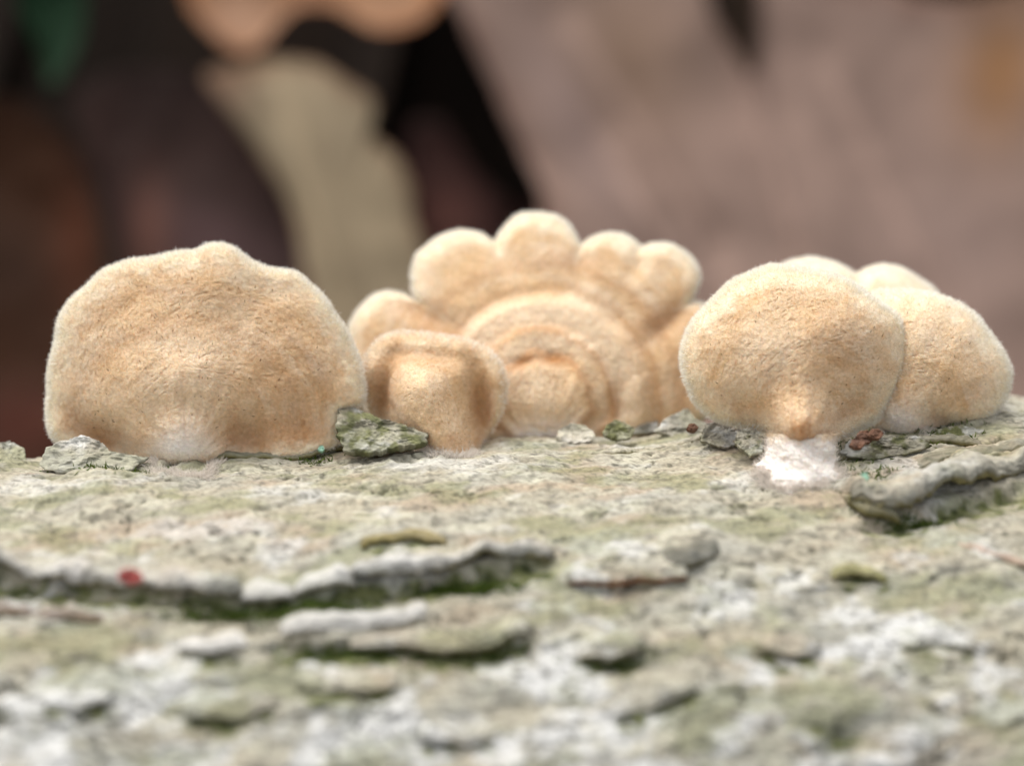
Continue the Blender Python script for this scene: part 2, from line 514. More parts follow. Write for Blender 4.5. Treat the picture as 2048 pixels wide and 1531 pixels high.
flake([(1660, 1146), (1710, 1140), (1772, 1150)], 1.3, 0.5, 0.3, tone=lin(128, 124, 66), seed=13)
flake([(722, 1098), (780, 1087), (830, 1081), (892, 1088)], 1.0, 0.5, 0.3, tone=lin(140, 124, 70), seed=14)
flake([(1795, 1284), (1860, 1276), (1945, 1294)], 1.6, 0.6, 0.3, seed=15)
flake([(595, 1366), (700, 1372), (800, 1356)], 1.8, 0.6, 0.3, seed=16)
flake([(365, 1418), (480, 1426), (562, 1398)], 2.0, 0.6, 0.3, seed=17)
flake([(1700, 1012), (1760, 1034), (1810, 1030), (1860, 1012), (1920, 992), (1990, 980), (2070, 966)], 5.5, 1.9, 0.55, roll=125, tone=lin(150, 148, 138), seed=18, under=lin(128, 120, 52))
flake([(1686, 1004), (1730, 1036), (1795, 1040)], 3.0, 1.2, 0.5, seed=35, tone=lin(84, 84, 54))
flake([(1830, 945), (1900, 930), (1990, 925), (2060, 915)], 2.2, 0.8, 0.35, seed=36, tone=lin(120, 118, 100))
flake([(190, 928), (300, 922), (410, 922)], 1.4, 0.8, 0.3, seed=31)
flake([(410, 925), (520, 920), (640, 914), (705, 906)], 1.4, 0.7, 0.3, seed=32, tone=lin(104, 104, 84))
flake([(1660, 925), (1760, 905), (1860, 902), (1960, 905)], 1.6, 0.8, 0.35, seed=33, tone=lin(110, 106, 90))
flake([(1180, 905), (1290, 893), (1400, 888), (1500, 905)], 1.3, 0.5, 0.3, seed=34)
flake([(170, 930), (300, 936), (425, 906)], 1.2, 0.5, 0.3, seed=19)
flake([(1915, 1085), (1980, 1105), (2060, 1135)], 1.0, 0.6, 0.3, tone=lin(172, 146, 128), seed=20)
flake([(65, 1394), (150, 1406), (228, 1390)], 1.6, 0.6, 0.3, seed=21)
flake([(838, 1464), (930, 1474), (1006, 1456)], 1.8, 0.6, 0.3, seed=22)
flake([(-60, 1205), (20, 1212), (110, 1226), (210, 1236)], 1.3, 0.9, 0.35, tone=lin(104, 78, 58), seed=23)


# ------------------------------------------------------------------ plates: chips and leaves cut to an outline, with thickness
def on_plane(px, py, anchor, d0, sx, su):
    a, b = ray(px, py)
    a0, b0 = ray(*anchor)
    d = d0 * (1 - sx * a0 - su * b0) / (1 - sx * a - su * b)
    return a * d, d, b * d


def plate(name, outline, centre, d0, sx, su, thick, mat, colour_fn, bend_fn, nphi=160, nt=36, parent=None, rough=0.0, round_=1.0, **tags):
    out = closed_curve(outline, nphi, round_)
    c = np.asarray(centre, float)
    if rough:
        ang = np.linspace(0, 2 * math.pi, nphi, endpoint=False)
        out = c + (out - c) * (1 + rough * fbm(6 * np.cos(ang) + 9, 6 * np.sin(ang) + d0, 300, 4, 0.6))[:, None]
    t = np.linspace(0.004, 1, nt)[:, None]
    PX = c[0] + t * (out[None, :, 0] - c[0]); PY = c[1] + t * (out[None, :, 1] - c[1])
    x, d, u = on_plane(PX, PY, centre, d0, sx, su)
    bend = bend_fn(PX, PY, np.broadcast_to(t, PX.shape))
    k = (d - bend) / d                                       # slide along the sight line so the outline holds
    n = np.array([-sx, 1.0, -su]); n /= np.linalg.norm(n)
    P = np.stack([x * k, d * k, u * k], -1)
    th = thick * np.sqrt(np.clip(1.02 - t ** 6, 0, 1))[..., None]
    Bk = P + n * th
    V = np.vstack([W(P[..., 0], P[..., 1], P[..., 2]).reshape(-1, 3), W(Bk[..., 0], Bk[..., 1], Bk[..., 2]).reshape(-1, 3)])
    kk = nt * nphi
    j = np.arange(nphi); j2 = (j + 1) % nphi
    F = [grid_faces(nt, nphi, True), grid_faces(nt, nphi, True, off=kk, flip=True),
         np.stack([(nt - 1) * nphi + j, (nt - 1) * nphi + j2, kk + (nt - 1) * nphi + j2, kk + (nt - 1) * nphi + j], 1)]
    col = colour_fn(PX, PY, np.broadcast_to(t, PX.shape)).reshape(-1, 3)
    b = V[np.argmin(V[:, 2])]
    return mesh_obj(name, V, F, mat, np.vstack([col, col * 0.9]), base=b, parent=parent, **tags)


def chip(outline, d0, su=0.9, sx=0.0, thick=0.5, tone=None, mossy=0.0, seed=0, name="bark_chip"):
    o = np.asarray(outline, float)
    c = o.mean(0)

    def colf(X, Y, t):
        s, q = X / 31.0 + seed * 7, Y / 31.0
        cc = bark_color(s, q * 1.0, mossy * np.clip(0.5 + 0.9 * fbm(s / 0.9, q / 0.7, 310 + seed, 3), 0, 1))
        if tone is not None:
            cc = mixc(cc, np.asarray(tone), 0.9 if name != 'bark_chip' else 0.35)
        return cc

    def bend(X, Y, t):
        return 0.3 * fbm(X / 60.0, Y / 40.0, 320 + seed, 5, 0.6) + 0.08 * np.abs(fbm(X / 30.0, Y / 18.0, 330 + seed, 3))
    return plate(name, outline, c, d0, sx, su, thick, M_BARK, colf, bend, nphi=150, nt=30, parent=log, rough=0.07, round_=0.15)


chip([(82, 935), (86, 898), (120, 882), (165, 869), (195, 878), (222, 902), (300, 915), (250, 945), (150, 950)], 90.6, seed=1, tone=lin(188, 184, 170))
chip([(-20, 930), (-15, 888), (20, 882), (48, 896), (52, 925), (30, 945)], 93, seed=2)
chip([(676, 815), (700, 810), (760, 836), (815, 850), (850, 866), (852, 884), (800, 893), (735, 905), (690, 900), (672, 860)], 91.2, seed=3, mossy=0.6, thick=1.0, tone=lin(120, 118, 92))
chip([(1226, 850), (1236, 822), (1265, 812), (1295, 822), (1318, 845), (1310, 862), (1260, 866)], 99, seed=4, tone=lin(170, 168, 160))
chip([(1310, 862), (1330, 838), (1375, 815), (1392, 838), (1425, 850), (1440, 872), (1380, 880)], 96, seed=5, tone=lin(150, 148, 140))
chip([(1112, 878), (1118, 858), (1142, 846), (1170, 850), (1190, 866), (1186, 880), (1150, 886)], 95.5, seed=6, tone=lin(214, 206, 186))
chip([(1205, 868), (1212, 850), (1232, 838), (1256, 848), (1270, 858), (1262, 874), (1232, 878)], 95, seed=7, mossy=0.6, tone=lin(120, 118, 84))
chip([(1470, 885), (1475, 862), (1505, 852), (1525, 868), (1528, 900), (1500, 910)], 89.5, seed=8, mossy=0.4)
chip([(1860, 880), (1872, 858), (1920, 850), (1968, 860), (1985, 884), (1960, 896), (1890, 896)], 91.5, seed=9, mossy=0.7, thick=1.0, tone=lin(104, 102, 66))
chip([(1680, 905), (1700, 880), (1760, 868), (1840, 872), (1862, 890), (1820, 905), (1740, 918)], 89.5, seed=10, mossy=0.5, tone=lin(90, 84, 68))
chip([(1400, 880), (1410, 848), (1450, 840), (1490, 850), (1500, 880), (1450, 895)], 92, seed=11, tone=lin(110, 106, 98))
# red and turquoise specks, rust-brown crumbs
chip([(236, 1158), (238, 1140), (258, 1134), (282, 1142), (286, 1160), (262, 1168)], 75.0, seed=15, tone=lin(150, 58, 56), thick=0.3, name="red_speck")
chip([(635, 899), (639, 891), (646, 890), (649, 897), (644, 902)], 88.4, seed=16, tone=lin(132, 172, 150), thick=0.3, name="lichen_speck")
chip([(1718, 958), (1722, 946), (1734, 944), (1738, 956), (1728, 964)], 84.3, seed=17, tone=lin(132, 172, 150), thick=0.3, name="lichen_speck")
for k, (x, y, d, w) in enumerate([(1385, 853, 92.5, 12), (1730, 872, 88.4, 20), (1752, 866, 88.2, 16), (1715, 885, 87.5, 16)]):
    chip([(x - w, y + 4), (x - w * .6, y - w * .5), (x + w * .3, y - w * .6), (x + w, y), (x + w * .5, y + w * .6), (x - w * .4, y + w * .6)], d,
         seed=20 + k, tone=lin(104, 66, 46), thick=0.4, name="bark_crumb")


# ------------------------------------------------------------------ mushrooms
def gauss(X, Y, cx, cy, rx, ry, ang=0.0):
    c, s = math.cos(math.radians(ang)), math.sin(math.radians(ang))
    dx, dy = X - cx, Y - cy
    return np.exp(-((c * dx + s * dy) / rx) ** 2 - ((-s * dx + c * dy) / ry) ** 2)


PEACH, PINK = lin(225, 192, 149), lin(231, 208, 177)
TAN, BROWN = lin(215, 177, 129), lin(190, 134, 80)
CREAM, FELT = lin(241, 228, 202), lin(246, 238, 230)


def hairs(P, N, T, col, length, width, lift, jitter, rng):
    """bent ribbons: root, middle, tip"""
    n = len(P)
    rnd = rng.normal(size=(n, 3))
    D = N * lift[:, None] + T * (1 - lift)[:, None] + jitter * rnd
    D /= np.linalg.norm(D, axis=1, keepdims=True)
    side = np.cross(D, rng.normal(size=(n, 3))); side /= np.linalg.norm(side, axis=1, keepdims=True)
    D2 = D + 0.35 * rng.normal(size=(n, 3)) + 0.15 * T; D2 /= np.linalg.norm(D2, axis=1, keepdims=True)
    L = length[:, None]
    w = (width * (0.7 + 0.6 * rng.random(n)))[:, None]
    r0 = P - N * 0.03
    mid = P + D * L * 0.55
    tip = mid + D2 * L * 0.5
    V = np.stack([r0 - side * w, r0 + side * w, mid - side * w * .75, mid + side * w * .75, tip], 1).reshape(-1, 3)
    b = np.arange(n)[:, None] * 5
    quads = b + np.array([0, 1, 3, 2]); tris = b + np.array([2, 3, 4])
    c = np.repeat(col, 5, axis=0)
    return V, quads, tris, c


def mushroom(label, outline, centre, d0, su=0.0, sx=0.0, dome=2.5, rim_r=1.2, thick=2.6, bumps=(), ridges=(), steps=(), browns=(), whites=(), pinks=(),
             stipe=None, density=330, rimw=1.25, seed=0, hair_len=0.16, dashes=0, nphi=420, nt=150, group="velvety fan-shaped mushrooms on the log", rough_amp=1.0,
             radial_c=None, rimcol=1.0, bands=(), tint=(1, 1, 1)):
    rng = np.random.default_rng(1000 + seed)
    c = np.asarray(centre, float)
    out = closed_curve(outline, nphi)
    ang = np.linspace(0, 2 * math.pi, nphi, endpoint=False)
    wob = fbm(ang * 9 / 6.28 * 3, 0 * ang + seed, 400 + seed, 3)
    out = c + (out - c) * (1 + 0.006 * wob * np.minimum(1, np.minimum(ang, 2 * math.pi - ang) * 4))[:, None]
    base_pt = np.asarray(stipe[0] if stipe else (c[0], max(p[1] for p in outline)), float)
    tt = np.linspace(0.003, 1, nt); tt = 1 - (1 - tt) ** 1.35
    t = tt[:, None]
    PX = c[0] + t * (out[None, :, 0] - c[0]); PY = c[1] + t * (out[None, :, 1] - c[1])
    t2 = np.broadcast_to(t, PX.shape)
    mmpp = d0 / FPX                                                       # mm per photo pixel at this depth
    edge = np.linalg.norm(out - c, axis=1)[None] * (1 - t) * mmpp          # mm in from the rim
    rc = np.asarray(radial_c if radial_c is not None else c, float)
    rho = np.hypot((PX - rc[0]), (PY - rc[1]))
    phi = np.arctan2(PY - rc[1], PX - rc[0])
    rad0 = np.linalg.norm(out - c, axis=1)
    kw = np.exp(-(np.arange(-60, 61) / 26.0) ** 2); kw /= kw.sum()
    rads = np.convolve(np.concatenate([rad0[-60:], rad0, rad0[:60]]), kw, mode='valid')
    ts = t * (rad0 / rads)[None]
    o = dome * (1 - np.clip(ts, 0, 1.15) ** 2)
    rb = np.hypot(PX - base_pt[0], PY - base_pt[1] - 20)
    fold = fbm(np.arctan2(PY - base_pt[1] - 20, PX - base_pt[0]) * 5, rb / 160, 425 + seed, 2) * sstep(280, 120, rb) * sstep(30, 90, rb)     # faint folds running out from the stalk
    o = o + 0.13 * fold
    for (cx, cy, rx, ry, an, amp) in bumps:
        o = o + amp * gauss(PX, PY, cx, cy, rx, ry, an)
    for (ax, ay, bx, by, wa, wb, amp) in ridges:                           # a swelling along a line: the stipe showing through
        vx, vy = bx - ax, by - ay
        k = np.clip(((PX - ax) * vx + (PY - ay) * vy) / (vx * vx + vy * vy), 0, 1)
        dist = np.hypot(PX - ax - k * vx, PY - ay - k * vy) / (wa + (wb - wa) * k)
        o = o + amp * (0.72 * np.exp(-(dist * 1.0) ** 2) + 0.28 * np.sqrt(np.clip(1 - dist ** 2, 0.0, 1)))
    for (rx, ry, r, w, amp) in steps:                                      # concentric terraces, nearer inside
        rr = np.hypot((PX - rc[0]) / rx, (PY - rc[1]) / ry) + 7 * fbm(phi * 2.5, rho / 90, 410 + seed, 3)
        o = o + amp * sstep(r + w, r - w, rr)
    gb0 = gauss(PX, PY, base_pt[0], base_pt[1] - 20, (stipe[2] if stipe else 60) * 0.75, 60)
    if rim_r > 0:
        e = np.clip(edge, 0, rim_r)
        o = o - (1 - 0.6 * gb0) * (rim_r - np.sqrt(np.clip(rim_r ** 2 - (rim_r - e) ** 2, 0, None)))
    lumps = 0.09 * fbm(PX / 60, PY / 60, 420 + seed, 3)
    mat = 0.022 * fbm(PX / 9, PY / 9, 430 + seed, 3, 0.65)
    pits = -0.055 * sstep(0.38, 0.7, fbm(rho / 9, phi * np.maximum(rho, 60) / 12, 440 + seed, 3)) * sstep(0.8, 2.4, edge) * sstep(-0.35, 0.3, fbm(PX / 70, PY / 70, 445 + seed, 2))
    o = o + rough_amp * (lumps + mat + pits)
    x, d, u = on_plane(PX, PY, centre, d0, sx, su)
    k = (d - o) / d
    P = W(x * k, d * k, u * k)
    # back of the cap: gills running down to the stipe
    nb = 60
    tb = np.linspace(1, 0.03, nb)[:, None]
    BX = c[0] + tb * (out[None, :, 0] - c[0]); BY = c[1] + tb * (out[None, :, 1] - c[1])
    ob = np.empty_like(BX)
    for j in range(nphi):
        ob[:, j] = np.interp(tb[:, 0], tt, o[:, j])
    eb = np.linalg.norm(out - c, axis=1)[None] * (1 - tb) * mmpp
    gb = ob * 0.6 - thick * (0.22 + 0.78 * sstep(0, 4, eb)) * sstep(-0.3, 0.7, eb)
    gb = gb - 0.22 * np.cos(ang * 110)[None] * sstep(0.5, 1.4, eb)
    gb = np.minimum(gb, ob - 0.02)
    gb[0] = o[-1]
    bx, bd, bu = on_plane(BX, BY, centre, d0, sx, su)
    kb = (bd - gb) / bd
    PB = W(bx * kb, bd * kb, bu * kb)
    # colours
    rimd = sstep(rimw * 1.5, 0.1, edge + 0.5 * fbm(PX / 30, PY / 30, 450 + seed, 3)) * (1 - gb0)
    col = mixc(PEACH, PINK, 0.5 + 0.8 * fbm(PX / 110, PY / 110, 460 + seed, 3))
    zone = fbm(rho / 28 + 0.4 * fbm(PX / 90, PY / 90, 465 + seed, 2), phi * 0.8, 470 + seed, 3)
    col = mixc(col, TAN, 0.5 * sstep(0.0, 0.6, zone))
    col = mixc(col, TAN, 0.35 * sstep(0.1, 0.6, fbm(PX / 13, PY / 11, 475 + seed, 4, 0.65)))
    for (cx, cy, rx, ry, an, w) in pinks:
        col = mixc(col, PINK * 1.05, w * gauss(PX, PY, cx, cy, rx, ry, an))
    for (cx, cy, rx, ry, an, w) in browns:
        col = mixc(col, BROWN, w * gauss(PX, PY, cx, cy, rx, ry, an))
    for (cx, cy, rx, ry, an, w) in whites:
        col = mixc(col, FELT, w * gauss(PX, PY, cx, cy, rx, ry, an))
    for (r, w, dk, wt) in bands:                                           # concentric colour zones
        rr = rho + 9 * fbm(phi * 2.5, rho / 90, 410 + seed, 3)
        col = mixc(col, BROWN * 0.9 if dk else PINK * 1.06, wt * np.exp(-((rr - r) / w) ** 2))
    col = mixc(col, CREAM, 0.85 * rimcol * rimd)
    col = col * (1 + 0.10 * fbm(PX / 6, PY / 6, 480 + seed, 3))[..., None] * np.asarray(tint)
    basew = surf(np.array([base_pt[0]]), np.array([base_pt[1]]))[0] if stipe is None or len(stipe) < 6 else stipe[5]
    root = empty("mushroom", basew, label=label, category="mushroom", group=group)
    V = P.reshape(-1, 3)
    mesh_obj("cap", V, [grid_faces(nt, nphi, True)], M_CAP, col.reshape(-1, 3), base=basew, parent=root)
    mesh_obj("gills", PB.reshape(-1, 3), [grid_faces(nb, nphi, True)], M_GILL,
             np.broadcast_to(lin(206, 168, 120), (nb * nphi, 3)), base=basew, parent=root)
    # hair
    dPt = np.gradient(P, axis=0)
    dPp = np.roll(P, -1, 1) - np.roll(P, 1, 1)
    N = np.cross(dPp, dPt); ar = np.linalg.norm(N, axis=2); N /= np.maximum(ar, 1e-9)[..., None]
    if np.mean(N @ FW) > 0:
        N = -N
    T = dPt / np.maximum(np.linalg.norm(dPt, axis=2), 1e-9)[..., None]
    wgt = ar * 0.5
    vis = np.ones_like(ar)
    total = wgt.sum()
    nh = int(total * density)
    wgt2 = wgt * (1 + 1.2 * sstep(1.2, 0.2, edge))
    idx = rng.choice(wgt2.size, size=nh, p=(wgt2 / wgt2.sum()).ravel())
    gi, gj = np.unravel_index(idx, ar.shape)
    f1, f2 = rng.random((2, nh))
    gi2 = np.minimum(gi + 1, nt - 1); gj2 = (gj + 1) % nphi
    pos = (P[gi, gj] * ((1 - f1) * (1 - f2))[:, None] + P[gi2, gj] * (f1 * (1 - f2))[:, None] + P[gi, gj2] * ((1 - f1) * f2)[:, None] + P[gi2, gj2] * (f1 * f2)[:, None])
    n_ = N[gi, gj]; t_ = T[gi, gj]
    # hair lies outwards from the stipe rather than from the middle of the cap
    ed = edge[gi, gj]
    sd = np.cross(n_, t_)
    cl = 0.4 * fbm(PX[gi, gj] / 26, PY[gi, gj] / 26, 490 + seed, 2)
    dx, dy = PX[gi, gj] - base_pt[0], PY[gi, gj] - base_pt[1] - 30
    dl = np.hypot(dx, dy) + 1e-6
    tr = np.array([1.0, 0, 0]) * (dx / dl)[:, None] - UP * (dy / dl)[:, None]
    tr = tr - n_ * (tr * n_).sum(1, keepdims=True)
    t_ = tr / np.maximum(np.linalg.norm(tr, axis=1, keepdims=True), 0.2) + sd * cl[:, None]
    rimh = sstep(0.8, 0.05, ed) * (1 - gb0[gi, gj])
    lift = 0.42 + 0.3 * rng.random(nh) + 0.2 * rimh
    ln = hair_len * (0.55 + 0.7 * rng.random(nh)) * (0.7 + 0.9 * rimh)
    hc = mixc(col[gi, gj] * 1.06, lin(250, 246, 236), 0.9 * rimh * rimcol) * (0.8 + 0.38 * rng.random(nh))[:, None]
    HV, HQ, HT, HC = hairs(pos, n_, t_, hc, ln, 0.011, lift, 0.5, rng)
    sets = [(HV, HQ, HT, HC)]
    rw = wgt * sstep(0.7, 0.02, edge) * (1 - gb0)
    nsp = int(rw.sum() * 62)
    sp = rng.choice(rw.size, size=nsp, p=(rw / rw.sum()).ravel())
    si, sj = np.unravel_index(sp, ar.shape)
    outw = T[si, sj]
    sets.append(hairs(P[si, sj] + 0.02 * rng.normal(size=(nsp, 3)), N[si, sj], outw, np.broadcast_to(lin(252, 250, 246), (nsp, 3)), 0.2 + 0.27 * rng.random(nsp), 0.016,
                      0.3 + 0.35 * rng.random(nsp), 0.16, rng))
    if dashes:
        m = rng.choice(nh, size=dashes * 6, replace=False)
        m = m[(ed[m] > 1.6) & (PY[gi[m], gj[m]] < base_pt[1] - 60)][:dashes]
        kk = len(m)
        sets.append(hairs(pos[m], n_[m], t_[m], np.broadcast_to(lin(96, 62, 34), (kk, 3)), 0.14 + 0.16 * rng.random(kk), 0.024, 0.3 * np.ones(kk), 0.16, rng))
    # stipe: felted white column from the bark into the cap
    if stipe:
        (b0, b1, w0, w1, bulge) = stipe[:5]
        pb = basew
        a_, b_ = ray(*b1)
        dt = d0 - bulge
        top = W(a_ * dt, dt, b_ * dt)
        nr, na = 64, 72
        v = np.linspace(-1.0, 1.0, nr)[:, None]
        th = np.linspace(0, 2 * math.pi, na, endpoint=False)[None]
        ctr = pb + (top - pb) * v[..., None] if False else pb[None, None] + (top - pb)[None, None] * v[..., None]
        rad = (w0 + (w1 - w0) * sstep(0, 1, v)) * 0.5 * mmpp
        rad = rad * (1 + 0.2 * np.exp(-(np.clip(v + 0.35, 0, 1) / 0.25) ** 2))
        rad = rad * (1 + (0.10 + 0.07 * np.exp(-(np.clip(v, 0, 1) / 0.25) ** 2)) * fbm(np.cos(th) * 1.5 + v * 2, np.sin(th) * 1.5, 500 + seed, 3)) + 0.12 * fbm(th * 5, v * 7, 510 + seed, 4, 0.6)
        SP = ctr + (rad * np.cos(th))[..., None] * np.array([1.0, 0, 0]) + (rad * 0.85 * np.sin(th))[..., None] * (-FW)
        SN = np.broadcast_to(np.cos(th)[..., None] * np.array([1.0, 0, 0]) - np.sin(th)[..., None] * FW, SP.shape)
        scol = mixc(lin(244, 237, 229), PINK, sstep(0.55, 1.15, np.broadcast_to(v, rad.shape) + 0.2 * fbm(th * 3, v * 4, 520 + seed, 3)))
        mesh_obj("stipe", SP.reshape(-1, 3), [grid_faces(nr, na, True)], M_STIPE, scol.reshape(-1, 3), base=basew, parent=root)
        ks = int(420 * nr * na / 900 * max(w0, w1) * mmpp / 2)
        ri, rj = rng.integers(0, nr, ks), rng.integers(0, na, ks)
        flare = sstep(0.0, -0.4, v[ri, 0])
        sets.append(hairs(SP[ri, rj], SN[ri, rj], np.broadcast_to(UP, (ks, 3)) * (1 - 2 * flare)[:, None], scol[ri, rj] * (0.9 + 0.2 * rng.random(ks))[:, None],
                          0.4 * (0.6 + 0.7 * rng.random(ks)), 0.014, 0.45 * np.ones(ks), 0.35, rng))
        if len(stipe) < 6:
            kf = int(34 * w0)
            aa = rng.uniform(0, 6.283, kf)
            rr = (0.42 + 0.10 * np.abs(rng.normal(size=kf)) + 0.12 * fbm(np.cos(aa) * 2 + seed, np.sin(aa) * 2, 530, 3)) * w0
            fx, fy = b0[0] + rr * np.cos(aa), b0[1] + 0.14 * w0 + rr * 0.34 * np.sin(aa)
            fs, fq, fok = on_log(fx, fy)
            fs, fq, aa = fs[fok], fq[fok], aa[fok]
            fh, _ = bark_height(fs, fq)
            fp = log_point(fs, fq, fh)
            fn = log_point(fs, fq, fh + 1) - fp
            ft = np.cos(aa)[:, None] * np.array([1.0, 0, 0]) - (0.4 * np.sin(aa))[:, None] * UP
            sets.append(hairs(fp, fn, ft, np.broadcast_to(lin(232, 225, 216), (len(fp), 3)) * (0.85 + 0.2 * rng.random(len(fp)))[:, None], 0.3 + 0.4 * rng.random(len(fp)), 0.02,
                              0.3 + 0.2 * rng.random(len(fp)), 0.3, rng))
    off = 0; AV, AQ, AT, AC = [], [], [], []
    for (hv, hq, ht, hcl) in sets:
        AV.append(hv); AQ.append(hq + off); AT.append(ht + off); AC.append(hcl); off += len(hv)
    mesh_obj("fuzz", np.vstack(AV), [np.vstack(AQ), np.vstack(AT)], M_FUZZ, np.vstack(AC), base=basew, parent=root, kind="stuff")
    return root


OUT_A = [(98, 858), (96, 779), (100, 727), (112, 675), (122, 630), (143, 599), (174, 571), (205, 543), (233, 530), (257, 521), (302, 516), (354, 504),
         (392, 501), (412, 491), (437, 488), (468, 495), (492, 515), (524, 532), (562, 540), (592, 546), (621, 569), (648, 595), (669, 627), (687, 654), (704, 685),
         (718, 720), (726, 755), (730, 782), (724, 806), (700, 815), (684, 824), (684, 846), (676, 862), (678, 888), (640, 908), (570, 925), (470, 930), (370, 930), (250, 925), (180, 910), (128, 893)]
mushroom("widest fan-shaped tan mushroom with white fuzzy rim, standing alone beside the mossy bark chip", OUT_A, (400, 740), 92.6, su=0.10, dome=1.3, rim_r=0.8,
         bumps=[(360, 740, 150, 100, 0, 0.5), (215, 885, 70, 36, 35, -1.6), (490, 880, 46, 46, 15, -1.6), (364, 880, 62, 60, 0, 1.0), (350, 760, 110, 60, 0, 0.4), (600, 850, 90, 60, 0, -0.5),
                (430, 560, 60, 60, 0, 0.35), (520, 600, 60, 90, 30, -0.3), (150, 760, 50, 120, 0, -0.3)],
         bands=[(235, 22, 1, 0.22), (300, 16, 1, 0.2), (120, 30, 0, 0.3)],
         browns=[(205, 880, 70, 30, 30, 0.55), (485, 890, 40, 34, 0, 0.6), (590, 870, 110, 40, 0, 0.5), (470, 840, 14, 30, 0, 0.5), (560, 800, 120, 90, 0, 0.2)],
         whites=[(365, 898, 62, 28, 0, 1.0), (368, 868, 48, 34, 0, 0.45)], pinks=[(365, 770, 115, 95, 0, 0.8), (380, 640, 240, 60, 0, 0.3)],
         stipe=((368, 916), (366, 872), 120, 92, 0.2), seed=1, dashes=150, radial_c=(370, 880))

OUT_B = [(725, 743), (729, 718), (744, 692), (770, 671), (805, 663), (839, 665), (873, 670), (904, 674), (942, 682), (976, 701), (999, 724), (1010, 750), (1012, 777),
         (1007, 811), (995, 842), (980, 866), (962, 892), (945, 918), (896, 925), (845, 915), (812, 882), (774, 846), (744, 830), (732, 804), (725, 773)]
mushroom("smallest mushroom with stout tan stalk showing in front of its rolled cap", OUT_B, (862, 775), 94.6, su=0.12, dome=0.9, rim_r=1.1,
         bumps=[(766, 800, 30, 80, 14, -2.0), (962, 822, 28, 80, -6, -2.3), (850, 712, 90, 22, 4, -0.6)],
         ridges=[(838, 782, 897, 915, 62, 46, 3.0)],
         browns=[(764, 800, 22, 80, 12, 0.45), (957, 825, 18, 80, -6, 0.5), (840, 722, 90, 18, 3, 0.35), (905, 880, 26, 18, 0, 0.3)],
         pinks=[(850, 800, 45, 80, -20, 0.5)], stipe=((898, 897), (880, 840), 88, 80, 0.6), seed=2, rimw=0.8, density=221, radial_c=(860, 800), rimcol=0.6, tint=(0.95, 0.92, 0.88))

OUT_C = [(698, 667), (702, 645), (717, 620), (744, 594), (774, 585), (805, 590), (826, 604), (838, 607), (828, 585), (824, 552), (831, 514), (850, 495), (877, 476),
         (911, 463), (938, 463), (965, 470), (989, 485), (1000, 468), (1018, 446), (1041, 430), (1079, 426), (1113, 432), (1136, 450), (1151, 474), (1162, 492), (1184, 476),
         (1216, 467), (1247, 470), (1269, 484), (1284, 496), (1307, 488), (1342, 490), (1372, 507), (1391, 529), (1399, 556), (1391, 583), (1382, 606), (1400, 606),
         (1440, 640), (1452, 720), (1430, 800), (1390, 850), (1290, 885), (1100, 895), (900, 885), (770, 850), (715, 780), (696, 710)]
mushroom("tallest mushroom with scalloped rim and concentric ridges, behind the small stalked one", OUT_C, (1090, 740), 100.5, su=0.22, dome=1.8, rim_r=1.2, thick=3.2,
         bumps=[(850, 630, 24, 90, -60, -0.5), (1002, 512, 18, 38, -18, -0.3), (1160, 515, 18, 38, 14, -0.3), (1280, 522, 18, 40, 30, -0.3), (1340, 640, 60, 22, 140, -0.7),
                (1048, 724, 24, 12, -25, -0.4), (1104, 716, 28, 13, 8, -0.45), (1085, 800, 110, 60, 0, 0.35), (1220, 810, 26, 70, 25, -0.45), (1300, 760, 80, 80, 0, 0.2)],
         steps=[(1.0, 1.0, 208, 16, 0.55), (1.0, 1.0, 147, 10, 0.4), (1.0, 1.0, 97, 10, 0.35)],
         bands=[(178, 24, 0, 0.85), (226, 12, 1, 0.3), (142, 7, 1, 0.5), (120, 12, 0, 0.5), (95, 9, 1, 0.55), (275, 14, 1, 0.3)],
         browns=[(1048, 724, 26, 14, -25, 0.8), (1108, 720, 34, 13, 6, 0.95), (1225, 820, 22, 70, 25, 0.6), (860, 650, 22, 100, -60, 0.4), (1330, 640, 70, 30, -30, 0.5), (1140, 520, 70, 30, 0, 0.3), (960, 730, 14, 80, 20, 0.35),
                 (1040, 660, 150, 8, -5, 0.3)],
         whites=[(1080, 872, 70, 26, 0, 1.0)], pinks=[(1060, 630, 130, 35, -3, 0.8), (1080, 790, 90, 45, 0, 0.6)],
         stipe=((1085, 885), (1085, 850), 130, 110, 2.0, W(*(np.array([(1085 - 1024) / FPX, 1, (765.5 - 892) / FPX]) * 99.5))), seed=3, rimw=1.1, density=187, radial_c=(1085, 802))

OUT_F = [(1530, 560), (1569, 528), (1604, 518), (1640, 519), (1675, 529), (1697, 541), (1714, 549), (1736, 537), (1768, 530), (1803, 538), (1832, 554), (1857, 571), (1875, 590),
         (1890, 650), (1885, 760), (1820, 840), (1700, 860), (1600, 830), (1540, 760), (1520, 650)]
mushroom("two-lobed cream mushroom mostly hidden behind the overlapping pair", OUT_F, (1705, 690), 99.5, su=0.15, dome=1.8, rim_r=1.8,
         bumps=[(1716, 575, 16, 50, 0, -0.7)], seed=4, density=153, rimw=2.4, radial_c=(1700, 800),
         stipe=((1700, 845), (1700, 800), 90, 90, 1.5, W(*(np.array([(1700 - 1024) / FPX, 1, (765.5 - 850) / FPX]) * 99.0))))

